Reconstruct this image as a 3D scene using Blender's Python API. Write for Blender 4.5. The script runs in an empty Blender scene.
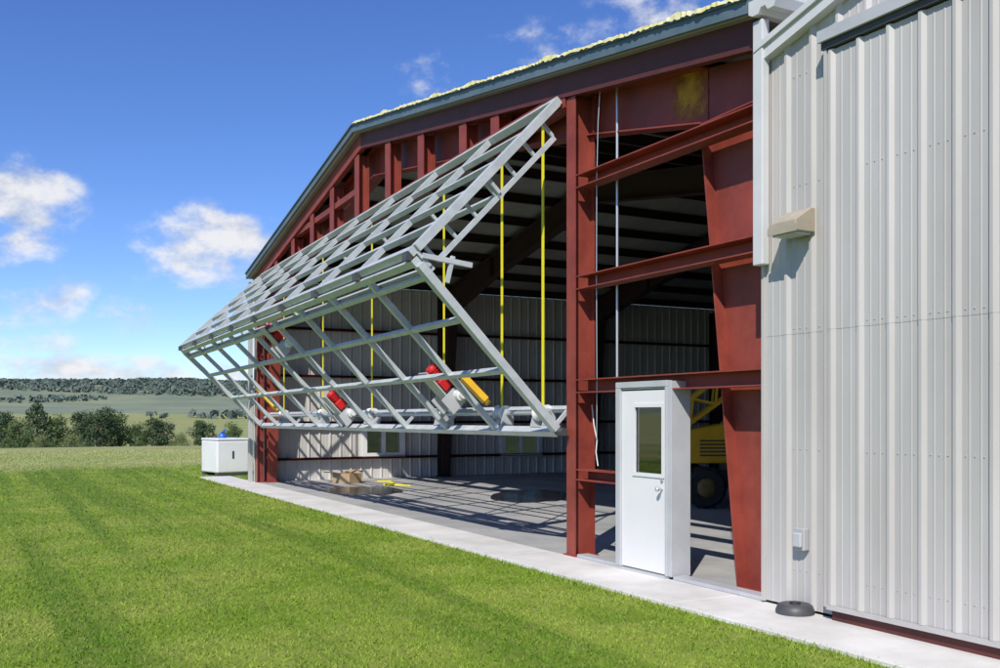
import bpy, math, random
import numpy as np
from mathutils import Vector, Matrix
from mathutils import noise as mn
random.seed(7); np.random.seed(7)
S = bpy.context.scene; COL = S.collection
R = math.radians
FP, HZ, H, DD = 980.0, 416.0, 1.8, 6.64
AN = math.atan2(526, FP); CS, SN = math.cos(AN), math.sin(AN)
FW = Vector((-CS, SN, 0)); RT = Vector((SN, CS, 0)); CAM = Vector((0, -DD, H))

def W(px, py, y):
    u = (px-500)/FP; b = y+DD
    a = b*(u*SN-CS)/(SN+u*CS); Z = -CS*a+SN*b
    return Vector((a, y, H+(HZ-py)/FP*Z))
def WX(px, py, x):
    u = (px-500)/FP; b = x*(SN+CS*u)/(SN*u-CS); Z = -CS*x+SN*b
    return Vector((x, b-DD, H+(HZ-py)/FP*Z))
def G(px, depth):
    p = CAM+FW*depth+RT*((px-500)/FP*depth); p.z = 0; return p
def lerp(a, b, t): return a+(b-a)*t

# ------------------------------------------------------------------ materials
def mat(name, c1, c2=None, scale=3, rough=.6, metal=0, bump=0, bscale=40, stretch=(1, 1, 1), detail=5, spec=.5):
    m = bpy.data.materials.new(name); m.use_nodes = True
    nt = m.node_tree; b = nt.nodes['Principled BSDF']
    b.inputs['Roughness'].default_value = rough; b.inputs['Metallic'].default_value = metal
    b.inputs['Specular IOR Level'].default_value = spec
    b.inputs['Base Color'].default_value = (*c1, 1)
    tc = nt.nodes.new('ShaderNodeTexCoord'); mp = nt.nodes.new('ShaderNodeMapping')
    mp.inputs['Scale'].default_value = stretch
    nt.links.new(tc.outputs['Object'], mp.inputs['Vector'])
    if c2:
        n = nt.nodes.new('ShaderNodeTexNoise'); n.inputs['Scale'].default_value = scale
        n.inputs['Detail'].default_value = detail; n.inputs['Roughness'].default_value = .65
        nt.links.new(mp.outputs[0], n.inputs['Vector'])
        r = nt.nodes.new('ShaderNodeValToRGB')
        r.color_ramp.elements[0].position = .35; r.color_ramp.elements[1].position = .65
        r.color_ramp.elements[0].color = (*c1, 1); r.color_ramp.elements[1].color = (*c2, 1)
        nt.links.new(n.outputs['Fac'], r.inputs['Fac']); nt.links.new(r.outputs[0], b.inputs['Base Color'])
    if bump:
        n2 = nt.nodes.new('ShaderNodeTexNoise'); n2.inputs['Scale'].default_value = bscale; n2.inputs['Detail'].default_value = 4
        nt.links.new(mp.outputs[0], n2.inputs['Vector'])
        bp = nt.nodes.new('ShaderNodeBump'); bp.inputs['Strength'].default_value = bump; bp.inputs['Distance'].default_value = .02
        nt.links.new(n2.outputs['Fac'], bp.inputs['Height']); nt.links.new(bp.outputs[0], b.inputs['Normal'])
    return m
M = {}
M['siding'] = mat('pale grey painted siding', (.43, .41, .385), (.50, .48, .455), 1.2, .42, 0, .05, 6, (1, 1, .25))
M['inner'] = mat('inner face siding', (.48, .465, .44), (.57, .555, .53), 1.0, .5, 0, 0, 6, (1, 1, .3))
M['trim'] = mat('white trim', (.62, .62, .61), (.56, .56, .56), 2, .4)
M['greytrim'] = mat('grey trim', (.42, .43, .44), (.48, .49, .5), 2, .4)
M['red'] = mat('red oxide steel', (.19, .033, .022), (.29, .056, .036), 2.2, .55, 0, .06, 30, detail=8)
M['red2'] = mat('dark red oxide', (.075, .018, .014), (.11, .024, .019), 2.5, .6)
M['red3'] = mat('shaded brown steel', (.022, .011, .009), (.036, .015, .012), 2.5, .7)  # red steel darkened: the shade inside the hangar is put into its colour
M['fascia'] = mat('blue grey fascia', (.075, .12, .145), (.12, .165, .185), 1.5, .45)
M['insul'] = mat('yellow insulation', (.60, .54, .17), (.70, .67, .45), 6, .95, 0, .6, 40)
M['liner'] = mat('ceiling liner', (.22, .215, .21), (.30, .29, .28), 1, .8)
M['roof'] = mat('roof metal', (.4, .42, .43), (.46, .47, .48), 1, .4)
M['galv'] = mat('silver primer steel', (.44, .475, .485), (.56, .59, .60), 5, .42, .1)
M['galv2'] = mat('bright conduit', (.6, .62, .63), None, rough=.35, metal=.6)
M['strap'] = mat('yellow webbing', (.82, .72, .01), (.74, .64, .01), 12, .7)
M['yellow'] = mat('yellow machine paint', (.78, .46, .015), (.66, .36, .02), 3, .45)
M['redpaint'] = mat('bright red paint', (.62, .02, .025), (.5, .02, .02), 4, .35)
M['white'] = mat('white paint', (.78, .78, .77), (.72, .72, .71), 2, .35)
M['doorwhite'] = mat('door white', (.74, .73, .71), (.70, .69, .68), 1.5, .4)
M['black'] = mat('black rubber', (.015, .015, .015), (.03, .03, .03), 8, .7)
M['dark'] = mat('dark steel', (.05, .05, .055), (.07, .07, .07), 5, .5)
M['hub'] = mat('dusty rim', (.16, .11, .04), (.25, .16, .04), 6, .6)
M['blue'] = mat('blue plastic', (.02, .12, .5), None, rough=.4)
M['tan'] = mat('tan housing', (.36, .31, .23), (.42, .36, .27), 5, .5)
M['card'] = mat('cardboard', (.36, .25, .14), (.42, .3, .17), 5, .9)
M['lens'] = mat('lamp lens', (.55, .55, .5), None, rough=.2)
M['boxgrey'] = mat('grey box plastic', (.42, .42, .42), None, rough=.5)
M['apron'] = mat('apron concrete', (.58, .56, .52), (.74, .72, .68), 1.3, .85, 0, .25, 60, detail=9)
M['floor'] = mat('slab concrete', (.32, .325, .325), (.48, .475, .465), .7, .55, 0, .06, 25, detail=8)
M['bark'] = mat('bark', (.09, .065, .045), (.14, .1, .07), 6, .9, 0, .5, 20)
def glass(name, tint, rough=.03, base=.12, dirt=.0):
    m = bpy.data.materials.new(name); m.use_nodes = True; nt = m.node_tree
    nt.nodes.remove(nt.nodes['Principled BSDF'])
    out = nt.nodes['Material Output']
    t = nt.nodes.new('ShaderNodeBsdfTransparent'); t.inputs[0].default_value = (*tint, 1)
    g = nt.nodes.new('ShaderNodeBsdfGlossy'); g.inputs['Roughness'].default_value = rough
    fr = nt.nodes.new('ShaderNodeFresnel'); fr.inputs[0].default_value = 1.6
    ad = nt.nodes.new('ShaderNodeMath'); ad.operation = 'MULTIPLY_ADD'; ad.inputs[1].default_value = 1.2; ad.inputs[2].default_value = base; ad.use_clamp = True
    mx = nt.nodes.new('ShaderNodeMixShader')
    nt.links.new(fr.outputs[0], ad.inputs[0]); nt.links.new(ad.outputs[0], mx.inputs[0])
    nt.links.new(t.outputs[0], mx.inputs[1]); nt.links.new(g.outputs[0], mx.inputs[2])
    d = nt.nodes.new('ShaderNodeBsdfTranslucent'); d.inputs[0].default_value = (.85, .88, .86, 1)
    m2 = nt.nodes.new('ShaderNodeMixShader'); m2.inputs[0].default_value = dirt
    nt.links.new(mx.outputs[0], m2.inputs[1]); nt.links.new(d.outputs[0], m2.inputs[2]); nt.links.new(m2.outputs[0], out.inputs[0])
    return m
M['glass'] = glass('dusty window glass', (.34, .37, .37), .05, .1, .03)
M['doorglass'] = glass('door glass', (.85, .9, .88), .02, .22)
M['puddle'] = mat('damp stain', (.012, .013, .013), (.03, .03, .03), 2, .16, spec=.3)
# torn scrap with feathered edges: transparency by noise on a real thin sheet
def scrapmat():
    m = mat('faded yellow scrap', (.30, .10, .022), (.58, .33, .04), 5, .9, detail=7); nt = m.node_tree; p = nt.nodes['Principled BSDF']
    at = nt.nodes.new('ShaderNodeAttribute'); at.attribute_name = 'fade'
    n = nt.nodes.new('ShaderNodeTexNoise'); n.inputs['Scale'].default_value = 14; n.inputs['Detail'].default_value = 6
    ge = nt.nodes.new('ShaderNodeNewGeometry'); nt.links.new(ge.outputs['Position'], n.inputs['Vector'])
    a = nt.nodes.new('ShaderNodeMath'); a.operation = 'ADD'; nt.links.new(at.outputs['Fac'], a.inputs[0]); nt.links.new(n.outputs['Fac'], a.inputs[1])
    r = nt.nodes.new('ShaderNodeMapRange'); r.inputs[1].default_value = .6; r.inputs[2].default_value = 1.25; r.inputs[4].default_value = .9; nt.links.new(a.outputs[0], r.inputs[0])
    nt.links.new(r.outputs[0], p.inputs['Alpha']); return m
M['scrap'] = scrapmat()

def leafmat(name, a, b):
    m = bpy.data.materials.new(name); m.use_nodes = True; nt = m.node_tree; p = nt.nodes['Principled BSDF']
    p.inputs['Roughness'].default_value = .65; p.inputs['Specular IOR Level'].default_value = .25
    gi = nt.nodes.new('ShaderNodeNewGeometry'); r = nt.nodes.new('ShaderNodeValToRGB')
    r.color_ramp.elements[0].color = (*a, 1); r.color_ramp.elements[1].color = (*b, 1)
    nt.links.new(gi.outputs['Random Per Island'], r.inputs[0]); nt.links.new(r.outputs[0], p.inputs['Base Color'])
    return m
M['leafdark'] = leafmat('dark conifer leaf', (.034, .062, .030), (.066, .105, .045))
M['leafmid'] = leafmat('mid leaf', (.06, .10, .034), (.105, .15, .05))
M['leafpale'] = leafmat('pale leaf', (.11, .155, .05), (.17, .205, .08))

# lawn colour shared by ground sheet and blades
def lawn_nodes(nt, gain=1.0, island=False):
    N = nt.nodes; L = nt.links
    ge = N.new('ShaderNodeNewGeometry')
    def noise(scale, stretch, det=4, rot=0):
        mp = N.new('ShaderNodeMapping'); mp.inputs['Scale'].default_value = stretch; mp.inputs['Rotation'].default_value = (0, 0, rot)
        L.new(ge.outputs['Position'], mp.inputs['Vector'])
        n = N.new('ShaderNodeTexNoise'); n.inputs['Scale'].default_value = scale; n.inputs['Detail'].default_value = det
        L.new(mp.outputs[0], n.inputs['Vector']); return n
    def mix(f, a, b):
        x = N.new('ShaderNodeMix'); x.data_type = 'RGBA'
        if isinstance(f, float): x.inputs[0].default_value = f
        else: L.new(f, x.inputs[0])
        for i, c in ((6, a), (7, b)):
            if isinstance(c, tuple): x.inputs[i].default_value = (*[q*gain for q in c], 1)
            else: L.new(c, x.inputs[i])
        return x.outputs[2]
    def ramp(f, a, b):
        r = N.new('ShaderNodeMapRange'); r.inputs[1].default_value = a; r.inputs[2].default_value = b; r.interpolation_type = 'SMOOTHSTEP'
        L.new(f, r.inputs[0]); return r.outputs[0]
    def mul(f, k):
        q = N.new('ShaderNodeMath'); q.operation = 'MULTIPLY'; q.inputs[1].default_value = k; L.new(f, q.inputs[0]); return q.outputs[0]
    big = ramp(noise(.55, (1, 1, 1), 6).outputs['Fac'], .38, .62)
    stripe = ramp(noise(1.0, (.045, 1.35, 1), 4, R(8)).outputs['Fac'], .46, .60)
    fine = ramp(noise(5, (1, 1, 1), 6).outputs['Fac'], .40, .70)
    patch = ramp(noise(1.6, (1, 1, 1), 6).outputs['Fac'], .50, .70)
    c = mix(big, (.165, .26, .023), (.245, .31, .048))
    c = mix(mul(patch, .45), c, (.11, .19, .018))
    c = mix(mul(stripe, .85), c, (.105, .19, .017))
    c = mix(mul(fine, .3), c, (.30, .29, .09))
    if island: c = mix(mul(ge.outputs['Random Per Island'], .4), c, (.10, .18, .016))
    ln = N.new('ShaderNodeVectorMath'); ln.operation = 'LENGTH'; L.new(ge.outputs['Position'], ln.inputs[0])
    wob = N.new('ShaderNodeMath'); wob.operation = 'MULTIPLY_ADD'; wob.inputs[1].default_value = 14; L.new(noise(.08, (1, 1, 1), 4).outputs['Fac'], wob.inputs[0]); L.new(ln.outputs['Value'], wob.inputs[2])
    far = ramp(wob.outputs[0], 41, 47)
    dry = mix(ramp(noise(.12, (1, 1, 1), 5).outputs['Fac'], .35, .65), (.29, .33, .11), (.37, .36, .15))
    return mix(far, c, dry)
def lawnmat(name, gain, island):
    m = bpy.data.materials.new(name); m.use_nodes = True; nt = m.node_tree; p = nt.nodes['Principled BSDF']
    p.inputs['Roughness'].default_value = .8; p.inputs['Specular IOR Level'].default_value = .15
    c = lawn_nodes(nt, gain, island)
    nt.links.new(c, p.inputs['Base Color']); return m
M['ground'] = lawnmat('lawn ground', .88, False)
M['blade'] = lawnmat('lawn blades', 1.18, True)
M['hill'] = mat('haze tinted hill scrub', (.25, .275, .15), (.15, .19, .13), .012, .9, detail=9)  # distance haze is mixed into these lightened base colours

# ------------------------------------------------------------------ mesh builder
def root_loc(o):
    while o.parent: o = o.parent
    return o.location.copy()
class MB:
    def __init__(s): s.v = []; s.f = []; s.sm = []
    def add(s, vs, fs, sm=False):
        n = len(s.v); s.v += [Vector(p) for p in vs]
        for f in fs: s.f.append([i+n for i in f]); s.sm.append(sm)
        return s
    def box(s, a, b):
        x0, y0, z0 = a; x1, y1, z1 = b
        return s.add([(x0, y0, z0), (x1, y0, z0), (x1, y1, z0), (x0, y1, z0), (x0, y0, z1), (x1, y0, z1), (x1, y1, z1), (x0, y1, z1)],
              [(0, 3, 2, 1), (4, 5, 6, 7), (0, 1, 5, 4), (1, 2, 6, 5), (2, 3, 7, 6), (3, 0, 4, 7)])
    def bar(s, p, q, w, h, up=(0, 0, 1)):
        p = Vector(p); q = Vector(q); d = (q-p).normalized(); up = Vector(up)
        sd = d.cross(up)
        if sd.length < 1e-3: sd = d.cross(Vector((0, 1, 0)))
        sd.normalize(); u = sd.cross(d).normalized()
        c = []
        for e in (p, q):
            for a, b in ((-1, -1), (1, -1), (1, 1), (-1, 1)): c.append(e+sd*(a*w/2)+u*(b*h/2))
        return s.add(c, [(3, 2, 1, 0), (4, 5, 6, 7), (0, 1, 5, 4), (1, 2, 6, 5), (2, 3, 7, 6), (3, 0, 4, 7)])
    def chan(s, p, q, w, h, t=.012, up=(0, 0, 1)):
        p = Vector(p); q = Vector(q); d = (q-p).normalized(); up = Vector(up)
        sd = d.cross(up).normalized(); u = sd.cross(d).normalized()
        s.bar(p-sd*(w/2-t/2), q-sd*(w/2-t/2), t, h, up)
        for e in (-1, 1): s.bar(p+u*(e*(h/2-t/2))+sd*(t/2), q+u*(e*(h/2-t/2))+sd*(t/2), w-t, t, up)
        return s
    def ibeam(s, p, q, depth, width, web=(0, 1, 0), t=.015):
        p = Vector(p); q = Vector(q); d = (q-p).normalized(); wv = Vector(web)
        wv = (wv-d*wv.dot(d)).normalized()
        for e in (-1, 1): s.bar(p+wv*(e*(depth/2-t/2)), q+wv*(e*(depth/2-t/2)), width, t, wv)
        s.bar(p, q, .012, depth-2*t, wv); return s
    def tube(s, pts, r, n=8, caps=True):
        pts = [Vector(p) for p in pts]; rs = r if isinstance(r, (list, tuple)) else [r]*len(pts)
        vs = []; fs = []; prev = None
        for i, p in enumerate(pts):
            d = (pts[min(i+1, len(pts)-1)]-pts[max(i-1, 0)]).normalized()
            a = d.orthogonal().normalized() if prev is None else (prev-d*prev.dot(d)).normalized()
            prev = a; b = d.cross(a)
            for k in range(n):
                t = 2*math.pi*k/n; vs.append(p+(a*math.cos(t)+b*math.sin(t))*rs[i])
        for i in range(len(pts)-1):
            for k in range(n): fs.append((i*n+k, i*n+(k+1) % n, (i+1)*n+(k+1) % n, (i+1)*n+k))
        s.add(vs, fs, True)
        if caps: s.add(vs[:n], [tuple(range(n))[::-1]]); s.add(vs[-n:], [tuple(range(n))])
        return s
    def prism(s, poly, off):
        n = len(poly); off = Vector(off); vs = [Vector(p) for p in poly]; vs += [p+off for p in vs]
        fs = [tuple(range(n))[::-1], tuple(range(n, 2*n))]+[(i, (i+1) % n, n+(i+1) % n, n+i) for i in range(n)]
        return s.add(vs, fs)
    def build(s, name, m, parent=None, local=False, bevel=0, label=None):
        o0 = Vector((0, 0, 0)) if (local or parent is None) else root_loc(parent)
        me = bpy.data.meshes.new(name); me.from_pydata([tuple(p-o0) for p in s.v], [], s.f); me.update()
        me.polygons.foreach_set('use_smooth', s.sm); me.materials.append(m)
        o = bpy.data.objects.new(name, me); COL.objects.link(o)
        if parent: o.parent = parent
        if bevel:
            b = o.modifiers.new('bevel', 'BEVEL'); b.width = bevel; b.segments = 2; b.limit_method = 'ANGLE'
        if label: o['label'] = label
        return o
def tag(o, label=None, cat=None, group=None, kind=None):
    if label: o['label'] = label
    if cat: o['category'] = cat
    if group: o['group'] = group
    if kind: o['kind'] = kind
    return o
def thing(name, loc, label, cat, group=None, rz=0):
    o = bpy.data.objects.new(name, None); COL.objects.link(o); o.location = loc; o.rotation_euler = (0, 0, rz)
    o.empty_display_size = .2
    return tag(o, label, cat, group)
def copy_tree(o, parent=None):
    c = o.copy(); COL.objects.link(c); c.parent = parent
    for ch in list(o.children): copy_tree(ch, c)
    return c

# ribbed sheet: tall narrow ribs on wide flat pans with faint minor beads
def profile(u0, u1, pitch=.305, h=.034):
    pts = []
    k = math.floor(u0/pitch)-1
    while k*pitch < u1+pitch:
        c = k*pitch
        for du, o in ((-.042, 0), (-.014, h), (.014, h), (.042, 0), (.094, 0), (.100, .004), (.110, .004), (.116, 0), (.189, 0), (.195, .004), (.205, .004), (.211, 0)):
            if u0 < c+du < u1: pts.append((c+du, o))
        k += 1
    return [(u0, 0)]+pts+[(u1, 0)]
def siding(mb, O, U, N, u0, u1, zb, zt, pitch=.305, h=.034):
    O = Vector(O); U = Vector(U); N = Vector(N)
    fb = zb if callable(zb) else (lambda u: zb); ft = zt if callable(zt) else (lambda u: zt)
    pr = profile(u0, u1, pitch, h); vs = []
    for u, o in pr:
        p = O+U*u+N*o
        vs.append((p.x, p.y, fb(u))); vs.append((p.x, p.y, ft(u)))
    mb.add(vs, [(2*i, 2*i+2, 2*i+3, 2*i+1) for i in range(len(pr)-1)])

# ------------------------------------------------------------------ setting: terrain
def terrain(x, y):
    r = math.hypot(x+5, y+3)
    def ss(a, b): t = min(1, max(0, (r-a)/(b-a))); return t*t*(3-2*t)
    z = -3.4*ss(52, 130)-1.0*ss(130, 210)+15*ss(260, 950)
    if r > 700:
        n = mn.fractal(Vector((x*.0022, y*.0022, 3.1)), 1, 2, 5)
        z += ss(950, 1500)*(36+8*n)
    elif r > 60:
        z += .5*ss(60, 200)*mn.noise(Vector((x*.02, y*.02, 0)))
    return z
def polar(name, rs, nth, m, kind):
    vs = []; fs = []
    for r in rs:
        for k in range(nth):
            t = 2*math.pi*k/nth; x = -5+r*math.cos(t); y = -3+r*math.sin(t); vs.append((x, y, terrain(x, y)))
    for i in range(len(rs)-1):
        for k in range(nth): fs.append((i*nth+k, (i+1)*nth+k, (i+1)*nth+(k+1) % nth, i*nth+(k+1) % nth))
    mb = MB(); mb.add(vs, fs, True)
    o = mb.build(name, m); return tag(o, kind=kind)
rs1 = [.01, 5, 10, 20, 30, 40]+[48+8*i for i in range(12)]+[150+25*i for i in range(8)]+[360, 400, 460, 520, 600]
polar('ground', rs1, 180, M['ground'], 'structure')
rs2 = [600+60*i for i in range(8)]+[1080+45*i for i in range(16)]+[1900, 2300, 3000, 4500]
polar('hills', rs2, 360, M['hill'], 'structure')

# apron and slab
AW = .87
mb = MB(); xs = [-29.2, -25.4, -21.8, -18.2, -14.6, -11.0, -7.4, -3.8, -.2, 3.4, 7]
for a, b in zip(xs[:-1], xs[1:]): mb.box((a+.006, -AW, -.1), (b-.006, -.004, .035))
tag(mb.build('apron', M['apron'], bevel=.006), kind='structure')
mb = MB(); mb.box((-26.4, 0, -.1), (-7.05, 24, .03)); tag(mb.build('hangar_floor', M['floor']), kind='structure')
def puddle(px0, px1, py0, py1, lab):
    def gp(px, py):
        d = H*FP/(py-HZ); return G(px, d)
    cx, cy = (px0+px1)/2, (py0+py1)/2
    vs = []
    for k in range(40):
        t = 2*math.pi*k/40; w = 1+.22*mn.noise(Vector((math.cos(t)*1.5+px0, math.sin(t)*1.5, 0)))
        p = gp(cx+(px1-px0)/2*w*math.copysign(abs(math.cos(t))**.6, math.cos(t)), cy+(py1-py0)/2*w*math.copysign(abs(math.sin(t))**.6, math.sin(t)))
        vs.append((p.x, p.y, .034))
    m = MB(); m.add(vs, [tuple(range(40))]); tag(m.build('puddle', M['puddle']), lab, 'puddle', kind='structure')
puddle(328, 400, 488, 496, 'dark damp patch on the hangar floor near the cardboard box')
puddle(495, 562, 491, 504, 'dark damp patch on the hangar floor below the right window')

# ------------------------------------------------------------------ hangar
XL, XP, XR = -26.45, -18.03, -7.05
ZP = 7.39
def zr(x): return ZP-.214*(XP-x) if x < XP else ZP-.153*(x-XP)
hg = thing('hangar', (-16.5, 0, 0), 'tall red steel framed hangar with open gable front', 'hangar')
mb = MB(); D = Vector((0, 24.4, 0))
T = .1
mb.prism([(XL, -.15, zr(XL)), (XL, -.15, zr(XL)-T), (XP, -.15, ZP-T), (XP, -.15, ZP)], D)
mb.prism([(XP+.001, -.15, ZP), (XP+.001, -.15, ZP-T), (XR, -.15, zr(XR)-T), (XR, -.15, zr(XR))], D)
roof = mb.build('roof', M['roof'], hg)
mb = MB()
for a, b in ((XL+.05, XP), (XP, XR-.03)):
    mb.add([(a, -.1, zr(a)-T-.006), (b, -.1, zr(b)-T-.006), (b, 23.9, zr(b)-T-.006), (a, 23.9, zr(a)-T-.006)], [(0, 1, 2, 3)])
mb.build('ceiling_liner', M['liner'], roof)
mb = MB()
for a, b in ((XL, XP), (XP, XR)):
    mb.prism([(a, -.2, zr(a)+.02), (a, -.2, zr(a)-.105), (b, -.2, zr(b)-.105), (b, -.2, zr(b)+.02)], (0, .045, 0))
    mb.prism([(a, -.23, zr(a)+.045), (a, -.23, zr(a)+.022), (b, -.23, zr(b)+.022), (b, -.23, zr(b)+.045)], (0, .2, 0))
mb.build('fascia', M['fascia'], roof)
vs = []; fs = []; n = 260
for i in range(n+1):
    x = lerp(XP+.1, XR, i/n); z = zr(x)+.047
    hh = .010+.05*max(0, mn.noise(Vector((x*2.3, 0, 0)))+.25)+.015*random.random()
    yo = -.235-.02*random.random()
    vs += [(x, yo, z-.025*random.random()), (x, yo+.01, z+hh), (x, -.1, z+hh*.8), (x, -.08, z)]
for i in range(n):
    for k in range(3): fs.append((4*i+k, 4*i+4+k, 4*i+5+k, 4*i+1+k))
mb = MB(); mb.add(vs, fs); mb.build('insulation_edge', M['insul'], roof)
mb = MB(); mb.prism([(XR+.01, -.2, 5.70), (XR+.01, -.2, 5.58), (XR+.06, -.2, 5.55), (XR+.14, -.2, 5.55), (XR+.17, -.2, 5.60), (XR+.23, -.2, 5.60), (XR+.26, -.2, 5.55), (XR+.34, -.2, 5.55), (XR+.38, -.2, 5.63), (XR+.38, -.2, 5.70)], (0, 24, 0))
mb.build('gutter', M['trim'], roof)
# rake beam tucked right under the fascia
for a, b in ((XL+.1, XP), (XP, -7.06)):
    mb = MB(); mb.prism([(a, -.03, zr(a)-.105), (a, -.03, zr(a)-.40), (b, -.03, zr(b)-.40), (b, -.03, zr(b)-.105)], (0, .012, 0))
    mb.prism([(a, -.017, zr(a)-.388), (a, -.017, zr(a)-.40), (b, -.017, zr(b)-.40), (b, -.017, zr(b)-.388)], (0, .09, 0))
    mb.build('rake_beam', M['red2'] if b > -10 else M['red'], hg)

# side walls
mb = MB(); O = (-26.4, 0, 0); U = (0, 1, 0); N = (1, 0, 0)
wins = []
for a, b, c, d in ((364, 401, 429, 454), (502, 538, 429, 454)):
    p = WX(a, c, -26.4); q = WX(b, d, -26.4)
    wins.append((p.y, q.y, WX((a+b)/2, d, -26.4).z, WX((a+b)/2, c, -26.4).z))
ztl = zr(-26.4)-T-.02
cur = 0
for y0, y1, z0, z1 in wins:
    siding(mb, O, U, N, cur, y0, .03, ztl); siding(mb, O, U, N, y0, y1, .03, z0); siding(mb, O, U, N, y0, y1, z1, ztl); cur = y1
siding(mb, O, U, N, cur, 24, .03, ztl)
mb.build('side_wall', M['inner'], hg)
mb = MB(); siding(mb, (-7.0, 0, 0), U, (-1, 0, 0), .02, 24, .03, 5.4); mb.build('side_wall', M['inner'], hg)
mb = MB(); siding(mb, (0, 24, 0), (1, 0, 0), (0, -1, 0), -26.4, XR, .03, lambda u: zr(u)-T-.02); mb.build('back_wall', M['inner'], hg)
for y0, y1, z0, z1 in wins:
    mb = MB(); x0, x1 = -26.46, -26.27
    mb.box((x0, y0-.08, z1-.04), (x1, y1+.08, z1+.08)); mb.box((x0, y0-.08, z0-.08), (x1, y1+.08, z0+.04))
    for a, b in ((y0-.08, y0+.05), ((y0+y1)/2-.04, (y0+y1)/2+.04), (y1-.05, y1+.08)): mb.box((x0, a, z0+.04), (x1, b, z1-.04))
    w = mb.build('window', M['white'], hg)
    mb = MB(); mb.box((-26.41, y0+.05, z0+.04), (-26.40, y1-.05, z1-.04)); mb.build('pane', M['glass'], w)
mb = MB(); mb.box((-26.62, -.10, .04), (-26.43, -.02, zr(XL)-.18)); mb.build('corner_trim', M['siding'], hg)

# rigid frames
def frame_parts():
    out = []
    yb = .35; tw = .012
    def col(x_out, xb, xt, zt_in, zt_out, s):
        m = MB()
        m.prism([(x_out, yb-tw/2, .05), (xb, yb-tw/2, .05), (xt, yb-tw/2, zt_in), (xt, yb-tw/2, zr(xt)-.34), (x_out, yb-tw/2, zt_out)], (0, tw, 0))
        m.bar((xb, yb, .05), (xt, yb, zt_in), .02, .26, (0, 1, 0))
        m.bar((x_out, yb, .05), (x_out, yb, zt_out), .02, .26, (0, 1, 0))
        m.box((min(x_out, xb)-.05, yb-.16, .03), (max(x_out, xb)+.05, yb+.16, .05))
        m.bar((xt, yb-.0, zt_in), (x_out, yb, zt_in+.03), .24, .016, (0, 0, 1))
        return m
    out.append(('column', col(-7.12, -7.66, -8.24, 4.93, zr(-7.12)-.34, 1)))
    out.append(('column', col(-26.15, -25.86, -25.3, 4.75, zr(-26.15)-.34, -1)))
    def raf(pts):
        m = MB()
        top = [(x, yb-tw/2, zr(x)-.34) for x, _ in pts]; bot = [(x, yb-tw/2, z) for x, z in pts]
        for i in range(len(pts)-1):
            m.prism([bot[i], bot[i+1], top[i+1], top[i]], (0, tw, 0))
            a, b = Vector(bot[i]), Vector(bot[i+1]); a.y = b.y = yb; m.bar(a, b, .24, .018)
        a, b = Vector(top[0]), Vector(top[-1]); a.y = b.y = yb; m.bar(a, b, .24, .018)
        for x, z in pts[1:-1]: m.box((x-.008, yb-.1, z+.02), (x+.008, yb-tw/2-.001, zr(x)-.36))
        return m
    out.append(('rafter', raf([(-8.26, 4.95), (-10.35, 5.36), (-12.6, 5.72), (-18.02, 6.5)])))
    out.append(('rafter', raf([(-25.28, 4.77), (-22.9, 5.45), (-18.04, 6.5)])))
    return out
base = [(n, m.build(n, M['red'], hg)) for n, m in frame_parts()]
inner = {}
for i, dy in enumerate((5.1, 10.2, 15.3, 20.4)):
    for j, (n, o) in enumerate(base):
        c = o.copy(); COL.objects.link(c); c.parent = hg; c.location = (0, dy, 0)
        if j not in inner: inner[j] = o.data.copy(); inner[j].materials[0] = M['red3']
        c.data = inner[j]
# purlins
x = -25.8
while x < -7.2:
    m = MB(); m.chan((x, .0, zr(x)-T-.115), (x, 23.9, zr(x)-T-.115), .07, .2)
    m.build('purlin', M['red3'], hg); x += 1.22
for z in (.62, 1.62, 2.9, 4.2):
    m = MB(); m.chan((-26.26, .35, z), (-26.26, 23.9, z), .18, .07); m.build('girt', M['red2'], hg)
def post(x, zt, wd=.2, dp=.3):
    m = MB(); m.ibeam((x, dp/2, .05), (x, dp/2, zt), dp, wd); m.box((x-wd*.7, -.025, .03), (x+wd*.7, dp+.03, .05)); return m.build('door_post', M['red'], hg)
post(-10.48, zr(-10.48)-.41); post(-26.08, 5.2, .14, .16)
HR, HL = 5.86, 5.42
def zh(x): return lerp(HR, HL, (-10.6-x)/15.3)
m = MB(); m.chan((-10.59, .08, zh(-10.59)-.02), (-26.1, .08, zh(-26.1)-.02), .2, .22); m.build('header', M['red'], hg)
for i, px in enumerate((495, 463, 421, 388, 357, 332, 312, 293, 276)):
    x = W(px, 100, 0).x; m = MB()
    m.ibeam((x, .1, zh(x)+.095), (x, .1, zr(x)-.41), .22, .24, (0, 1, 0)); m.build('gable_post', M['red'], hg)
m = MB(); m.chan((-18.4, .08, 6.25), (-24.2, .08, 6.0), .12, .12); m.build('gable_girt', M['red'], hg)
# girts right bay
for py in (180, 282, 386):
    z = W(580, py, 0).z
    m = MB(); m.chan((-10.37, .1, z), (-7.02, .1, z), .2, .17, .014); m.build('girt', M['red'], hg)
z = W(580, 475, 0).z
m = MB(); m.chan((-10.37, .1, z), (-9.48, .1, z), .2, .14, .014); m.build('girt', M['red'], hg)
m = MB(); m.box((-8.42, -.002, .036), (-7.05, .16, .075)); m.build('base_plate', M['greytrim'], hg)
m = MB(); m.box((-10.33, -.002, .036), (-9.48, .16, .075)); m.build('base_plate', M['greytrim'], hg)
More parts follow.
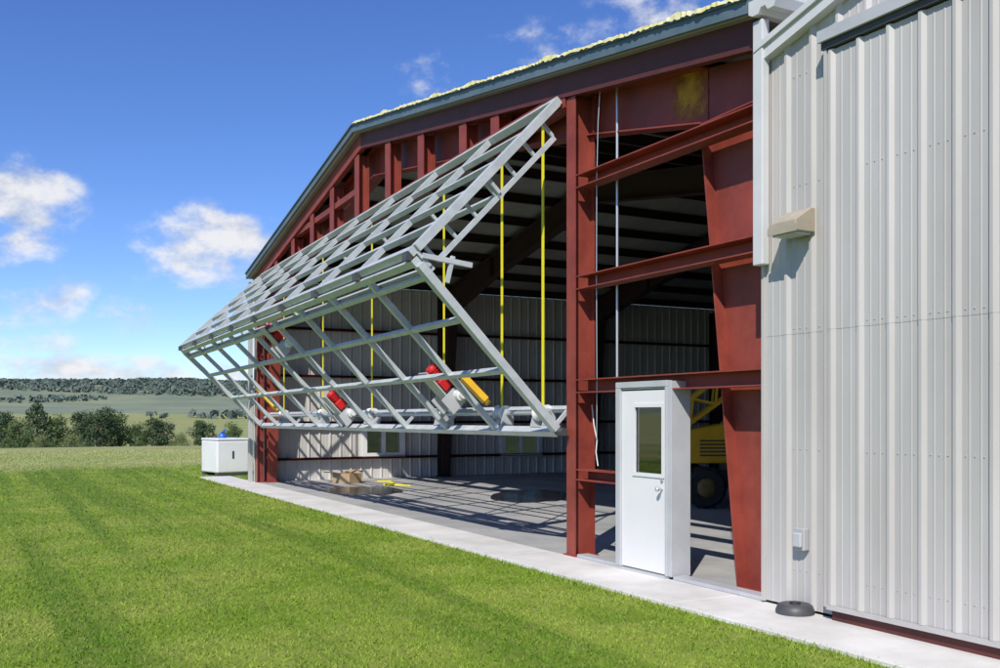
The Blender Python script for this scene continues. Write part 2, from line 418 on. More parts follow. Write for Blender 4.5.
# insulation scrap stuck on the haunch
vs = []; fs = []; fade = []; NI, NJ = 22, 34
for i in range(NI):
    for j in range(NJ):
        p = W(668+i*2.0, 46+j*2.5, .338); p.y -= .002*random.random(); vs.append(p)
        fade.append(max(0, 1-max(abs(i-(NI-1)/2)/((NI-1)/2), abs(j-(NJ-1)/2)/((NJ-1)/2))))
for i in range(NI-1):
    for j in range(NJ-1): fs.append((i*NJ+j, i*NJ+j+1, (i+1)*NJ+j+1, (i+1)*NJ+j))
m = MB(); m.add(vs, fs, True); sc = m.build('insulation_scrap', M['scrap'], hg)
at = sc.data.attributes.new('fade', 'FLOAT', 'POINT'); at.data.foreach_set('value', fade)

# ------------------------------------------------------------------ bifold door
bd = thing('bifold_door', (-18, -1, 0), 'grey steel bifold door frame folded open and jutting out over the apron', 'bifold door')
xr_, xl_ = -10.63, -25.2
def Xs(s): return lerp(xr_, xl_, s)
def TT(s): return Vector((Xs(s), -.1, lerp(5.80, 5.40, s)))
def FF(s): return Vector((Xs(s), -2.09, lerp(3.74, 3.53, s)))
def F2(s): return Vector((Xs(s), -2.05, lerp(3.62, 3.41, s)))
def BB(s): return Vector((Xs(s), -.1, lerp(1.60, 1.56, s)))
g = M['galv']
def panel(name, A, B, NB, w, rails, rw, chords, inn, endtruss=False):
    nrm = inn
    m = MB(); m.bar(A(0), A(1), .09, .1, nrm); m.bar(B(0), B(1), .09, .1, nrm)
    for s in (0, 1):
        d = (B(s)-A(s)).normalized(); m.bar(A(s)+d*.047, B(s)-d*.047, .12, .1, nrm)
    p = m.build(name, g, bd)
    for i in range(1, NB):
        s = i/NB; d = (B(s)-A(s)).normalized(); m = MB(); m.bar(A(s)+d*.046, B(s)-d*.046, w, .08, nrm); m.build('stile', g, p)
    for t in rails:
        f = lambda s: A(s).lerp(B(s), t)+nrm*.002
        m = MB(); m.bar(f(.002), f(.998), rw, .074, nrm); m.build('rail', g, p)
    for t, off in chords:
        f = lambda s: A(s).lerp(B(s), t)+nrm*off
        m = MB(); m.bar(f(0), f(1), .065, .065, nrm); m.build('truss_chord', g, p)
        for i in range(NB+1):
            s = i/NB; a = A(s).lerp(B(s), t)+nrm*.042; m = MB(); m.bar(a, a+nrm*(off-.076), .045, .045, (1, 0, 0)); m.build('truss_strut', g, p)
    if endtruss:
        for s in (.004, .996):
            m = MB(); a = A(s).lerp(B(s), .12)+nrm*.30; b = A(s).lerp(B(s), .94)+nrm*.30; m.bar(a, b, .06, .06, nrm)
            K = 6
            for k in range(K+1):
                q = a.lerp(b, k/K)-nrm*.031
                m.bar(q, q-nrm*.215, .04, .04, (1, 0, 0))
            m.build('end_truss', g, p)
    return p
up = panel('upper_panel', TT, FF, 8, .06, (.22, .42, .62, .82), .06, ((.99, .3), (.52, .3)), Vector((0, .72, -.69)), True)
lo = panel('lower_panel', F2, BB, 9, .08, (.08, .32, .62), .065, ((.97, .32),), Vector((0, .70, .714)))
for i in range(9):
    s = min(.995, max(.005, i/8)); m = MB(); m.bar(FF(s)+Vector((-.07, -.05, -.06)), FF(s)+Vector((.07, -.05, -.06)), .07, .1); m.build('hinge', M['dark'], bd)
m = MB(); m.bar(FF(0)+Vector((.03, .1, -.05)), FF(0)+Vector((.03, .75, -.12)), .05, .06); m.bar(FF(0)+Vector((.03, .5, -.03)), FF(0)+Vector((.03, .42, -.35)), .04, .05); m.build('fold_arm', g, bd)
m = MB(); p = BB(0); m.tube([p+Vector((.0, 0, 0)), p+Vector((.16, 0, 0))], .05, 12); m.build('guide_roller', M['dark'], bd)
for px in (543, 502, 444, 372, 323, 284):
    x = W(px, 200, .0).x; m = MB(); z1 = zh(x)-.14
    m.box((x-.028, -.006, 1.86), (x+.028, .004, z1)); m.build('lift_strap', M['strap'], bd)
    m = MB(); m.tube([(x-.11, -.0, 1.84), (x-.095, 0, 1.84), (x-.085, 0, 1.84), (x+.085, 0, 1.84), (x+.095, 0, 1.84), (x+.11, 0, 1.84)], [.11, .11, .075, .075, .11, .11], 18); sd_ = m.build('strap_drum', M['white'], bd)
    m = MB()
    for s in (-1, 1): m.prism([(x+s*.15-.01, -.12, 1.62), (x+s*.15-.01, .1, 1.62), (x+s*.15-.01, .1, 1.9), (x+s*.15-.01, -.04, 1.9)], (.02, 0, 0))
    m.box((x-.139, -.12, 1.655), (x+.139, .1, 1.67))
    m.build('drum_bracket', M['greytrim'], sd_)
m = MB(); m.tube([(-11.0, 0, 1.84), (-24.6, 0, 1.80)], .03, 8); m.build('lift_shaft', M['galv2'], bd)
def motor(px, py, y, sc=1.0):
    c = W(px, py, y)
    d = Vector((0, .70, -.714)); n = Vector((0, .714, .70)); k = sc; X = Vector((1, 0, 0))
    m = MB(); m.bar(c-d*.04*k, c+d*.16*k, .26*k, .22*k, n)
    e = m.build('gear_housing', M['redpaint'], bd, bevel=.02)
    m = MB(); m.tube([c-d*.04*k, c-d*.08*k, c-d*.25*k, c-d*.28*k], [.08*k, .1*k, .1*k, .08*k], 16)
    for j in range(4): q = c-d*(.10+.04*j)*k; m.tube([q, q-d*.012*k], .112*k, 16)
    m.build('motor_body', M['redpaint'], e)
    m = MB(); m.bar(c-d*.30*k-n*.16*k, c+d*.5*k-n*.16*k, .34*k, .02, n); 
    for s in (-1, 1): m.bar(c+d*.18*k+X*s*.19*k-n*.14*k, c+d*.48*k+X*s*.19*k-n*.14*k, .02, .3*k, n)
    m.build('motor_bracket', M['greytrim'], e)
    m = MB(); q = c+d*.32*k
    m.bar(q+Vector((-.12*k, 0, 0)), q+Vector((.05*k, 0, 0)), .21*k, .21*k); m.build('drive_box', M['greytrim'], bd, bevel=.03)
    m = MB()
    m.tube([q+Vector((.051*k, 0, 0)), q+Vector((.30*k, 0, 0))], .10*k, 16); m.tube([q+Vector((.30*k, 0, 0)), q+Vector((.38*k, 0, 0))], .07*k, 14)
    m.tube([q+Vector((-.27*k, 0, 0)), q+Vector((-.17*k, 0, 0))], .11*k, 16); m.tube([q+Vector((-.17*k, 0, 0)), q+Vector((-.122*k, 0, 0))], .05*k, 12)
    m.build('lift_drum', M['white'], bd)
motor(441, 380, -.45, .95); motor(338, 402, -.35, .9); motor(276, 334, -1.75, .8)
def guard(a, b):
    m = MB(); d = (b-a).normalized(); n = Vector((1, 0, 0)).cross(d)
    m.bar(a, b, .13, .10, n); m.bar(a-d*.05, a, .08, .07, n); m.bar(b, b+d*.06, .09, .07, n); m.build('yellow_guard', M['yellow'], bd, bevel=.015)
guard(W(463, 377, -.55), W(486, 401, -.25)); guard(W(258, 389, -.6), W(277, 409, -.3))

# ------------------------------------------------------------------ entry door in the right bay
ed = thing('entry_door', (-9, 0, .04), 'white half glazed entry door set in the red framework', 'door')
x0, x1 = -9.46, -8.50; zt = 2.12
m = MB(); m.box((x0, -.03, .06), (x0+.09, .2, zt)); m.box((x1-.035, -.03, .06), (x1, .2, zt)); m.box((x0, -.03, zt+.002), (x1, .2, zt+.07))
m.build('door_frame', M['greytrim'], ed, bevel=.004)
m = MB(); m.box((x1+.003, -.012, .06), (x1+.06, .25, zt+.06)); m.build('jamb_stud', M['greytrim'], ed, bevel=.004)
m = MB(); m.box((x0, -.05, .036), (x1, .2, .058)); m.build('threshold', M['galv2'], ed)
a, b = x0+.093, x1-.038; wx0, wx1, wz0, wz1 = -9.12, -8.60, 1.15, 1.91
m = MB(); m.box((a, .0, .07), (b, .045, wz0)); m.box((a, .0, wz1), (b, .045, zt-.004)); m.box((a, .0, wz0), (wx0, .045, wz1)); m.box((wx1, .0, wz0), (b, .045, wz1))
leaf = m.build('door_leaf', M['doorwhite'], ed)
m = MB()
for q in ((wx0-.03, wz0-.03, wx1+.03, wz0+.012), (wx0-.03, wz1-.012, wx1+.03, wz1+.03)): m.box((q[0], -.014, q[1]), (q[2], -.001, q[3]))
m.box((wx0-.03, -.014, wz0+.012), (wx0+.012, -.001, wz1-.012)); m.box((wx1-.012, -.014, wz0+.012), (wx1+.03, -.001, wz1-.012))
m.build('window_bead', M['doorwhite'], leaf)
m = MB(); m.box((wx0, .018, wz0), (wx1, .024, wz1)); m.build('window_pane', M['doorglass'], leaf)
m = MB(); m.tube([(b-.07, 0, 1.0), (b-.07, -.05, 1.0)], .012, 10); m.tube([(b-.07, -.045, 1.0), (b-.07, -.06, 1.0), (b-.07, -.085, 1.0), (b-.07, -.095, 1.0)], [.016, .026, .026, .013], 14)
m.build('door_knob', M['galv2'], leaf)
m = MB(); m.tube([(b-.07, 0, 1.1), (b-.07, -.02, 1.1)], .02, 12); m.build('deadbolt', M['galv2'], leaf)

# ------------------------------------------------------------------ right building
rb = thing('metal_building', (-1, 0, 0), 'pale grey ribbed metal building adjoining the hangar on the right', 'building')
def zb_(x): return 5.2+.265*(x+7.0) if x < 0 else 5.2+.265*7-.265*x
def screws(m, zz, u0, u1, y):
    k = math.ceil(u0/.305); 
    while k*.305 < u1-.1:
        for du in (.075, .152, .23): m.tube([(k*.305+du, y, zz), (k*.305+du, y-.006, zz)], .007, 6)
        k += 1
sx = W(826, 300, -.12).x
ZS = 2.58
m = MB(); siding(m, (0, -.02, 0), (1, 0, 0), (0, -1, 0), -6.995, 7, .06, ZS); siding(m, (0, -.0225, 0), (1, 0, 0), (0, -1, 0), -6.995, 7, ZS-.03, lambda u: zb_(u)-.02)
for zz in (.4, 1.5): screws(m, zz, -6.95, sx-.05, -.02)
for zz in (2.6, 3.9, 4.9): screws(m, zz, -6.95, sx-.05, -.0225)
m.build('front_wall', M['siding'], rb)
m = MB(); 
for a, b in ((-7.02, 0), (0, 7.2)):
    m.prism([(a, -.13, zb_(a)+.03), (a, -.13, zb_(a)-.08), (b, -.13, zb_(b)-.08), (b, -.13, zb_(b)+.03)], (0, .1, 0))
    m.prism([(a, -.16, zb_(a)+.09), (a, -.16, zb_(a)+.032), (b, -.16, zb_(b)+.032), (b, -.16, zb_(b)+.09)], (0, .16, 0))
m.build('rake_trim', M['trim'], rb)
m = MB()
for a, b in ((-6.98, -.001), (.001, 7.2)):
    m.prism([(a, .002, zb_(a)+.08), (a, .002, zb_(a)-.01), (b, .002, zb_(b)-.01), (b, .002, zb_(b)+.08)], (0, 24, 0))
m.build('roof', M['roof'], rb)
m = MB(); siding(m, (7, 0, 0), (0, 1, 0), (1, 0, 0), 0, 24, .05, 5.1); m.build('side_wall', M['siding'], rb)
m = MB(); m.box((-7.03, -.05, .05), (-6.997, .0, 5.1)); m.build('corner_trim', M['siding'], rb)
m = MB(); m.box((-7.04, -.15, 3.22), (-6.91, -.06, 5.52)); m.build('downspout', M['trim'], rb, bevel=.01)
m = MB(); siding(m, (0, -.11, 0), (1, 0, 0), (0, -1, 0), sx+.03, 3.2, .17, ZS, h=.032); siding(m, (0, -.1125, 0), (1, 0, 0), (0, -1, 0), sx+.03, 3.2, ZS-.03, 4.96, h=.032)
for zz in (.4, 1.5): screws(m, zz, sx+.1, 2.5, -.11)
for zz in (2.6, 3.9): screws(m, zz, sx+.1, 2.5, -.1125)
sd = m.build('sliding_door', M['siding'], rb)
m = MB(); m.box((sx, -.15, .15), (sx+.028, -.07, 4.97)); m.box((sx+.03, -.15, .13), (3.2, -.07, .168)); m.build('door_edge', M['siding'], sd)
m = MB(); m.box((sx-.03, -.2, 5.03), (3.3, -.17, 5.13)); m.box((sx-.03, -.17, 5.10), (3.3, -.06, 5.128)); m.build('door_track', M['greytrim'], rb)
m = MB(); m.box((sx-.02, -.16, 4.972), (3.2, -.065, 5.08)); m.build('track_shade_strip', M['dark'], rb)  # dark strip added to paint the shadow line below the track
m = MB(); m.box((sx+.05, -.1, .037), (7, -.03, .128)); m.build('base_angle', M['red2'], rb)

# ------------------------------------------------------------------ small things
p = W(802, 223, -.05)
wl = thing('wall_lamp', p, 'tan wedge shaped lamp mounted high on the ribbed wall', 'lamp')
m = MB(); m.prism([(-.16, 0, -.11), (-.16, 0, .11), (-.16, -.05, .11), (-.16, -.24, -.01), (-.16, -.24, -.11)], (.32, 0, 0)); m.build('housing', M['tan'], wl, True, bevel=.01)
m = MB(); m.box((-.14, -.22, -.13), (.14, -.04, -.112)); m.build('lens', M['lens'], wl, True)
m = MB(); m.box((-.17, -.255, -.118), (.17, -.242, -.05)); m.build('front_lip', M['tan'], wl, True)
p = W(803, 539, -.05)
ob = thing('outlet_box', p, 'small grey weatherproof outlet box low on the ribbed wall', 'outlet')
m = MB(); m.box((-.06, -.05, -.1), (.06, .02, .1)); m.build('box_body', M['boxgrey'], ob, True, bevel=.01)
m = MB(); m.box((-.05, -.085, -.07), (.05, -.052, .06)); m.build('cover', M['greytrim'], ob, True, bevel=.012)
p = G(795, H*FP/(617-HZ)); p.z = .036
dc = thing('drain_cap', p, 'black round plastic cap lying on the concrete apron', 'cap')
m = MB(); m.tube([(0, 0, 0), (0, 0, .03), (0, 0, .075), (0, 0, .085)], [.17, .17, .15, .13], 28); m.build('cap_body', M['dark'], dc, True)
m = MB(); m.tube([(0, 0, .085), (0, 0, .1)], [.05, .045], 16); m.build('cap_knob', M['black'], dc, True)

def hang(name, pts, r, m_, lab, cat):
    m = MB(); m.tube(pts, r, 8); tag(m.build(name, m_), lab, cat)
xx = W(609, 300, .12)
hang('conduit', [(xx.x, .24, zr(xx.x)-.3), (xx.x, .24, 1.12)], .016, M['galv2'], 'straight silver conduit running down beside the red door post', 'conduit')
a = W(592, 300, .05).x
pts = [Vector((a+.10, .1, zr(a)-.4)), Vector((a+.06, .1, 5.4)), Vector((a+.0, .12, 4.7)), Vector((a-.005, .12, 3.4)), Vector((a+.005, .12, 2.2)), Vector((a-.0, .12, 1.5))]
hang('cable', pts, .006, M['galv2'], 'thin curved cable hanging close to the red door post', 'cable')
pts = [W(592, 405, .25), W(594, 425, .25), W(597, 440, .25), W(596, 452, .25), W(598, 466, .25)]
hang('cord', pts, .008, M['white'], 'short white cord dangling left of the entry door', 'cord')

p = G(225, 29.9)
eb = thing('equipment_tank', p, 'white boxy tank standing on the grass at the far hangar corner', 'tank', rz=R(10))
m = MB(); m.box((-.62, -.5, .1), (.62, .5, 1.06)); m.build('tank_body', M['white'], eb, True, bevel=.04)
m = MB(); m.box((-.63, -.51, 1.065), (.63, .51, 1.13)); m.build('lid', M['white'], eb, True, bevel=.025)
m = MB(); m.box((-.6, -.48, 0), (-.4, .48, .098)); m.build('skid', M['dark'], eb, True)
m = MB(); m.box((.4, -.48, 0), (.6, .48, .098)); m.build('skid', M['dark'], eb, True)
m = MB(); m.tube([(-.2, 0, 1.13), (-.2, 0, 1.24), (-.2, 0, 1.27)], [.12, .12, .06], 16); m.tube([(-.2, 0, 1.27), (-.02, 0, 1.38)], .03, 8); m.build('filler_cap', M['blue'], eb, True)
m = MB(); m.box((.622, -.03, .52), (.627, .03, .75)); m.build('label_plate', M['dark'], eb, True)

p = G(347, 25.9); p.z = .032
cb = thing('cardboard_box', p, 'tan cardboard box on the floor near the left wall', 'box', rz=R(25))
m = MB(); m.box((-.32, -.22, 0), (.32, .22, .26)); m.build('carton', M['card'], cb, True)
m = MB(); m.bar((-.32, -.23, .262), (-.32-.02, -.36, .30), .6, .006, (0, 0, 1)); m.build('flap', M['card'], cb, True)
m = MB(); m.bar((0, .222, .264), (0, .35, .32), .62, .006); m.build('flap', M['card'], cb, True)
m = MB(); pts = []
c = G(390, H*FP/(485-HZ)); 
for i in range(40):
    t = i/39; pts.append(Vector((c.x+lerp(-.9, 1.2, t), c.y+.25*math.sin(t*7)+.1*math.sin(t*17), .05)))
m.tube(pts, .02, 6); tag(m.build('hose', M['strap']), 'yellow hose snaking across the hangar floor', 'hose')

# boom lift inside
p = G(705, 18.8); p.z = .03
bl = thing('boom_lift', p, 'yellow wheeled boom lift parked inside behind the entry door', 'boom lift', rz=math.atan2(CS, SN))
for (wx, wy) in ((0, 0), (2.2, 0), (0, 1.6), (2.2, 1.6)):
    m = MB(); m.tube([(wx, wy-.15, .40), (wx, wy-.12, .40), (wx, wy+.12, .40), (wx, wy+.15, .40)], [.33, .39, .39, .33], 28)
    for k in range(16):
        t = 2*math.pi*k/16; d = Vector((math.cos(t), 0, math.sin(t)))
        m.bar(Vector((wx, wy-.13, .40))+d*.395, Vector((wx, wy+.13, .40))+d*.395, .05, .03, d)
    w = m.build('wheel', M['black'], bl, True)
    m = MB(); sgn = -1 if wy == 0 else 1
    m.tube([(wx, wy+sgn*.11, .40), (wx, wy+sgn*.155, .40), (wx, wy+sgn*.16, .40)], [.19, .18, .08], 20); m.tube([(wx, wy+sgn*.16, .40), (wx, wy+sgn*.18, .40)], .06, 12); m.build('rim', M['hub'], w, True)
m = MB(); m.box((-.25, .25, .38), (2.45, 1.35, .7)); m.box((-.5, .4, .42), (-.26, 1.2, .62)); m.build('chassis', M['dark'], bl, True, bevel=.02)
m = MB(); m.prism([(-.6, .0, .86), (2.2, .0, .86), (2.3, .0, 1.2), (2.1, .0, 1.62), (.35, .0, 1.62), (-.3, .0, 1.5), (-.6, .0, 1.25)], (0, .6, 0)); ec = m.build('engine_cover', M['yellow'], bl, True, bevel=.04)
m = MB()
for k in range(5): m.box((-.1+.0*k, -.012, 1.0+.07*k), (.45, -.002, 1.03+.07*k))
m.build('vent_grille', M['dark'], ec, True)
m = MB(); m.prism([(-.6, 1.0, .86), (2.2, 1.0, .86), (2.3, 1.0, 1.2), (2.1, 1.0, 1.62), (-.3, 1.0, 1.5), (-.6, 1.0, 1.25)], (0, .6, 0)); m.build('engine_cover', M['yellow'], bl, True, bevel=.04)
m = MB(); m.tube([(.9, .8, .7), (.9, .8, .86)], .45, 20); m.build('turntable', M['dark'], bl, True)
m = MB()
A0, A1 = Vector((-.55, .5, 1.62)), Vector((2.6, .5, 3.9)); dd = (A1-A0).normalized(); nn = Vector((0, 1, 0)).cross(dd)*-1
for sy in (-.16, .16):
    for sn in (-.19, .19): m.bar(A0+Vector((0, sy, 0))+nn*sn, A1+Vector((0, sy, 0))+nn*sn, .07, .07)
L_ = (A1-A0).length; k = 0
while k*.3 < L_-.3:
    for sy in (-.16, .16):
        q = A0+dd*(k*.3)+Vector((0, sy, 0)); sg = 1 if k % 2 else -1
        m.bar(q-nn*.17*sg, q+dd*.3+nn*.17*sg, .04, .04)
    k += 1
m.build('lattice_boom', M['yellow'], bl, True)
m = MB(); m.bar((.1, .8, 1.1), (1.2, .8, 2.4), .1, .1); m.build('lift_cylinder', M['galv2'], bl, True)
m = MB()
for z in (1.05, 1.45, 1.95):
    for a, b in (((-1.3, .2), (-.7, .2)), ((-.7, .2), (-.7, 1.4)), ((-.7, 1.4), (-1.3, 1.4)), ((-1.3, 1.4), (-1.3, .2))): m.bar((*a, z), (*b, z), .04, .04)
for a in ((-1.3, .2), (-.7, .2), (-.7, 1.4), (-1.3, 1.4)): m.bar((*a, 1.0), (*a, 1.97), .045, .045)
m.box((-1.3, .2, .98), (-.7, 1.4, 1.02)); m.build('basket', M['yellow'], bl, True)

# ------------------------------------------------------------------ trees
def crown_mesh(clumps, n, size):
    m = MB()
    for c, r in clumps:
        for _ in range(n):
            d = Vector((random.gauss(0, 1), random.gauss(0, 1), random.gauss(0, .8))).normalized()
            p = c+d*r*random.uniform(.6, 1.04)
            a = (d*1.6+Vector((random.gauss(0, .5), random.gauss(0, .5), random.gauss(0, .5)))).normalized()
            t = a.orthogonal().normalized(); t = Matrix.Rotation(random.uniform(0, 6.3), 3, a) @ t; b = a.cross(t); s = size*random.uniform(.5, 1.2)
            m.add([p-t*s, p+b*s*.7, p+t*s, p-b*s*.7], [(0, 1, 2, 3)])
    return m
def broad(h, w, leaf, nl=16, seed=0):
    random.seed(seed)
    r = bpy.data.objects.new('tree', None); COL.objects.link(r)
    m = MB(); m.tube([(0, 0, -.3), (.05, 0, h*.25), (-.05, .05, h*.5), (0, .1, h*.8)], [h*.035, h*.028, h*.018, h*.006], 8)
    cl = []
    for k in range(36):
        t = random.uniform(.0, 1); ang = random.uniform(0, 6.28); zz = lerp(.14, .86, t)*h
        rad = w/2*math.sin(math.pi*min(1, .26+.68*t))**.55*random.uniform(.2, .9)
        c = Vector((rad*math.cos(ang), rad*math.sin(ang), zz)); cl.append((c, w*random.uniform(.12, .2)))
        if k < 9: m.tube([(0, 0, zz*.55), c*.6+Vector((0, 0, zz*.3)), c], [h*.014, h*.008, h*.004], 5)
    m.build('trunk', M['bark'], r, True); crown_mesh(cl, nl*7, h*.026).build('crown', leaf, r, True); return r
def pine(h, w, leaf, seed=0):
    random.seed(seed)
    r = bpy.data.objects.new('tree', None); COL.objects.link(r)
    m = MB(); m.tube([(0, 0, -.3), (0, 0, h*.5), (0, 0, h*.98)], [h*.03, h*.018, h*.004], 8); m.build('trunk', M['bark'], r, True)
    cl = []
    for k in range(44):
        t = k/44; a = k*2.4; zz = lerp(.1, .94, t)*h; rad = w/2*(1-t)**.55*random.uniform(.35, .95)
        cl.append((Vector((rad*math.cos(a), rad*math.sin(a), zz)), w*.16*(1.15-t*.7)))
    crown_mesh(cl, 50, h*.026).build('crown', leaf, r, True); return r
protos = {'pine': pine(6, 4.8, M['leafdark'], 3), 'dark': broad(6, 6.2, M['leafdark'], 16, 5), 'mid': broad(6, 7.0, M['leafmid'], 16, 8), 'pale': broad(6, 9.5, M['leafpale'], 15, 12)}
used = set()
TR = [(37, 148, 402, 1.0, 'pine', 'tallest dark conifer standing above the left tree row'),
 (4, 150, 411, .95, 'dark', 'dark tree cut by the left edge of the picture'),
 (19, 141, 418, .9, 'mid', 'mid green tree just left of the tallest conifer'),
 (60, 156, 415, 1.0, 'mid', 'mid green round tree just right of the tallest conifer'),
 (82, 152, 411, .95, 'dark', 'round dark tree left of the two touching trees'),
 (102, 148, 407, .9, 'dark', 'left one of the two dark trees touching mid row'),
 (120, 154, 412, .95, 'mid', 'right paler one of the two trees touching mid row'),
 (158, 158, 418, 1.15, 'dark', 'wide dark round tree in the middle of the right group'),
 (140, 170, 422, .9, 'mid', 'low mid green tree left of the wide round tree'),
 (203, 156, 420, 1.0, 'dark', 'dark tree rising just behind the white tank'),
 (231, 164, 422, .9, 'mid', 'mid green tree between the white tank and the hangar corner'),
 (42, 126, 434, .75, 'pale', 'pale green shrub in front of the tallest conifer'),
 (74, 123, 433, .85, 'pale', 'wide pale shrub in front of the round dark tree'),
 (8, 122, 436, .75, 'mid', 'mid green shrub nearest the left edge of the picture'),
 (181, 140, 433, .8, 'pale', 'low pale bush left of the white tank')]
for px, dep, top, ws, kind, lab in TR:
    o = protos[kind] if kind not in used else copy_tree(protos[kind])
    used.add(kind)
    p = G(px, dep); p.z = terrain(p.x, p.y); hh = H+(HZ-top)/FP*dep-p.z
    o.location = p; k = hh/5.85; o.scale = (k*ws, k*ws, k); o.rotation_euler = (0, 0, random.uniform(0, 6.3))
    shr = 'shrub' in lab or 'bush' in lab
    o.name = 'shrub' if shr else {'pine': 'conifer_tree'}.get(kind, 'broadleaf_tree')
    tag(o, lab, 'shrub' if shr else 'tree', 'trees beyond the lawn')
vs = []; fs = []
rng = random.Random(4)
for _ in range(11000):
    px = rng.uniform(-160, 420); dep = rng.choice([rng.uniform(1150, 1650), rng.uniform(1250, 1600), rng.uniform(1100, 1500), rng.uniform(500, 1150)])
    p = G(px, dep)
    if mn.noise(Vector((p.x*.006, p.y*.006, 1.0))) < (-.22 if dep > 1150 else .42): continue
    z = terrain(p.x, p.y); s = rng.uniform(1.8, 3.6)
    for k in range(6):
        c = Vector((p.x+rng.uniform(-s, s), p.y+rng.uniform(-s, s), z+rng.uniform(.2, 1.2)*s)); q = len(vs)
        a = Vector((rng.gauss(0, 1), rng.gauss(0, 1), rng.gauss(0, .6))).normalized(); t = a.orthogonal().normalized(); b = a.cross(t); w = s*.8
        vs += [c-t*w, c+b*w*.8, c+t*w, c-b*w*.8]; fs.append((q, q+1, q+2, q+3))
m = MB(); m.add(vs, fs); tag(m.build('distant_wood', leafmat('haze tinted far wood', (.095, .13, .11), (.125, .165, .13))), 'dark scattered woodland covering the far ridge', 'woodland', kind='stuff')  # leaf colours lightened and blued to carry the distance haze

# ------------------------------------------------------------------ lawn blades
NBL = 900000
t = np.random.rand(NBL); r0, r1 = 4.0, 56.0; al = .5
r = (r0**al+t*(r1**al-r0**al))**(1/al)
th = np.random.uniform(R(86), R(212), NBL)
x = r*np.cos(th); y = -DD+r*np.sin(th)
ok = (y < -AW-.01) | (x < -29.3) | ((x < -27) & (y > .3)); ok &= (np.hypot(x, y+DD) > 3.0)
edge = (y > -AW-.1) & (y < -AW+.05) & (x > -29) & (np.random.rand(NBL) < .45); ok |= edge
x = x[ok]; y = y[ok]; r = r[ok]; n = len(x)
h = (.010+.017*np.random.rand(n))*(1+.01*r); w = (.0022+.002*np.random.rand(n))*(1+.09*r)
h[(y > -AW-.2) & (x > -29.3)] *= 1.9
ph = np.random.uniform(0, 6.283, n); lean = np.random.normal(0, .7, (n, 2))*h[:, None]
V = np.zeros((n, 3, 3), np.float32)
V[:, 0, 0] = x-np.cos(ph)*w; V[:, 0, 1] = y-np.sin(ph)*w
V[:, 1, 0] = x+np.cos(ph)*w; V[:, 1, 1] = y+np.sin(ph)*w
V[:, 2, 0] = x+lean[:, 0]; V[:, 2, 1] = y+lean[:, 1]; V[:, 2, 2] = h
me = bpy.data.meshes.new('lawn_grass'); me.vertices.add(3*n); me.loops.add(3*n); me.polygons.add(n)
me.vertices.foreach_set('co', V.reshape(-1)); me.loops.foreach_set('vertex_index', np.arange(3*n, dtype=np.int32)); me.polygons.foreach_set('loop_start', np.arange(0, 3*n, 3, dtype=np.int32))
me.update(); me.materials.append(M['blade'])
lg = bpy.data.objects.new('lawn_grass', me); COL.objects.link(lg); tag(lg, 'short mown green lawn in front of the hangar', 'grass', kind='stuff')

# ------------------------------------------------------------------ light and sky
sund = Vector((1, -1, 1.3)).normalized()
sl = bpy.data.lights.new('sun', 'SUN'); sl.energy = 4.9; sl.angle = R(.5); sl.color = (1, .95, .87)
so = bpy.data.objects.new('sun', sl); COL.objects.link(so); so.rotation_euler = (-sund).to_track_quat('-Z', 'Y').to_euler(); so.location = (20, -20, 30)
wd = bpy.data.worlds.new('World'); S.world = wd; wd.use_nodes = True; nt = wd.node_tree; N = nt.nodes; L = nt.links
try: wd.cycles.sampling_method = 'MANUAL'; wd.cycles.sample_map_resolution = 512
except Exception: pass
bg = N['Background']; out = N['World Output']
sky = N.new('ShaderNodeTexSky'); sky.sky_type = 'NISHITA'; sky.sun_disc = False
sky.sun_elevation = math.asin(sund.z); sky.sun_rotation = math.atan2(sund.x, sund.y); sky.altitude = 1600; sky.dust_density = .2; sky.ozone_density = 2.2
hs = N.new('ShaderNodeHueSaturation'); hs.inputs['Saturation'].default_value = 1.18; hs.inputs['Hue'].default_value = .510
tn = N.new('ShaderNodeMix'); tn.data_type = 'RGBA'; tn.blend_type = 'MULTIPLY'; tn.inputs[0].default_value = 1; tn.inputs[7].default_value = (.80, .89, 1.06, 1)
L.new(sky.outputs[0], hs.inputs['Color']); L.new(hs.outputs[0], tn.inputs[6]); L.new(tn.outputs[2], bg.inputs[0]); bg.inputs[1].default_value = .15
tc = N.new('ShaderNodeTexCoord'); dv = tc.outputs['Generated']
def MA(op, a, b=None, c=None, clamp=False):
    n_ = N.new('ShaderNodeMath'); n_.operation = op; n_.use_clamp = clamp
    for i, v in enumerate((a, b, c)):
        if v is None: continue
        if isinstance(v, (int, float)): n_.inputs[i].default_value = v
        else: L.new(v, n_.inputs[i])
    return n_.outputs[0]
def DOT(v):
    n_ = N.new('ShaderNodeVectorMath'); n_.operation = 'DOT_PRODUCT'; L.new(dv, n_.inputs[0]); n_.inputs[1].default_value = v; return n_.outputs['Value']
blobs = [(22, 198, 72, 54, 1.1), (15, 246, 62, 30, .95), (62, 290, 40, 40, .8), (15, 312, 52, 30, .75), (215, 252, 98, 58, 1.0), (240, 240, 52, 40, 1.05),
 (60, 370, 140, 24, .95), (160, 376, 120, 24, .95), (40, 345, 70, 20, .65), (-120, 350, 120, 40, 1), (690, 12, 130, 42, .75), (445, 76, 60, 34, .5), (545, 42, 70, 30, .55), (770, -20, 90, 44, .8), (130, 318, 60, 26, .5),
 (-250, 150, 140, 70, 1), (900, -100, 200, 70, .9)]
tot = None
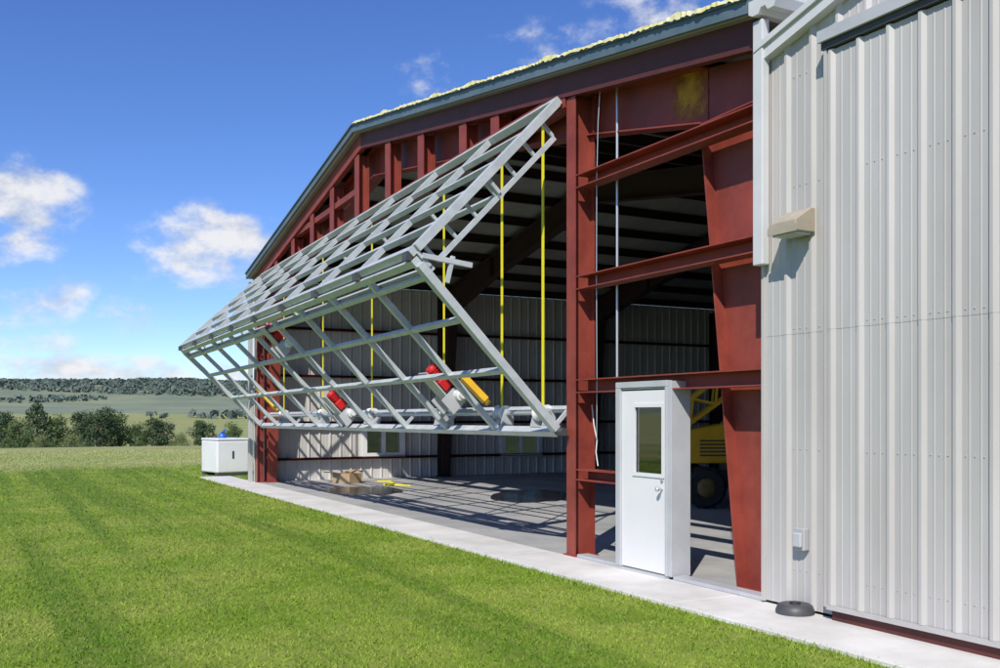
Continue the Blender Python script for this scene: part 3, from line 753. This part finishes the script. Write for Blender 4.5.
for px, py, sx_, sy_, wt in blobs:
    c = (FW+RT*((px-500)/FP)+Vector((0, 0, 1))*((HZ-py)/FP)); ln = c.length; c.normalize()
    rr = Vector((c.y, -c.x, 0)).normalized(); uu = rr.cross(c)
    k = FP*ln
    u = DOT(rr*(k/sx_)); v = DOT(uu*(k/sy_))
    m_ = MA('MULTIPLY', MA('SUBTRACT', 1, MA('MULTIPLY_ADD', v, v, MA('MULTIPLY', u, u)), clamp=True), wt)
    tot = m_ if tot is None else MA('MAXIMUM', tot, m_)
tot = MA('MULTIPLY', tot, MA('GREATER_THAN', DOT(FW), .05))
def NZ(off, sc, det=9, rough=.6):
    mp = N.new('ShaderNodeMapping'); mp.inputs['Location'].default_value = off; mp.inputs['Scale'].default_value = (1, 1, 1.6); L.new(dv, mp.inputs['Vector'])
    n_ = N.new('ShaderNodeTexNoise'); n_.inputs['Scale'].default_value = sc; n_.inputs['Detail'].default_value = det; n_.inputs['Roughness'].default_value = rough
    L.new(mp.outputs[0], n_.inputs['Vector']); return n_.outputs['Fac']
n1 = NZ((0, 0, 0), 17, 8); n2 = NZ((-.010, .010, -.022), 17, 4)
val = MA('MULTIPLY_ADD', MA('SUBTRACT', n1, .5), 3.0, tot)
mr = N.new('ShaderNodeMapRange'); mr.interpolation_type = 'SMOOTHSTEP'; mr.inputs[1].default_value = .22; mr.inputs[2].default_value = 1.2; L.new(val, mr.inputs[0])
den = MA('MULTIPLY', mr.outputs[0], MA('MULTIPLY', tot, 2.0, clamp=True)); den = MA('MULTIPLY', den, .95, clamp=True)
lit = MA('ADD', MA('MULTIPLY', MA('SUBTRACT', n1, n2), 3.2), .66, clamp=True)
cm = N.new('ShaderNodeMix'); cm.data_type = 'RGBA'; L.new(lit, cm.inputs[0]); cm.inputs[6].default_value = (.48, .55, .70, 1); cm.inputs[7].default_value = (.95, .95, .97, 1)
bg2 = N.new('ShaderNodeBackground'); L.new(cm.outputs[2], bg2.inputs[0]); bg2.inputs[1].default_value = .93
ms = N.new('ShaderNodeMixShader'); L.new(den, ms.inputs[0]); L.new(bg.outputs[0], ms.inputs[1]); L.new(bg2.outputs[0], ms.inputs[2]); L.new(ms.outputs[0], out.inputs[0])

S.view_settings.view_transform = 'Standard'; S.view_settings.look = 'None'; S.view_settings.exposure = 0
cd = bpy.data.cameras.new('camera'); co = bpy.data.objects.new('camera', cd); COL.objects.link(co)
co.location = CAM; co.rotation_euler = (R(90), 0, math.pi/2-AN); cd.sensor_width = 36; cd.lens = 36*FP/1000; cd.shift_y = (HZ-334)/1000
cd.clip_start = .1; cd.clip_end = 8000; S.camera = co
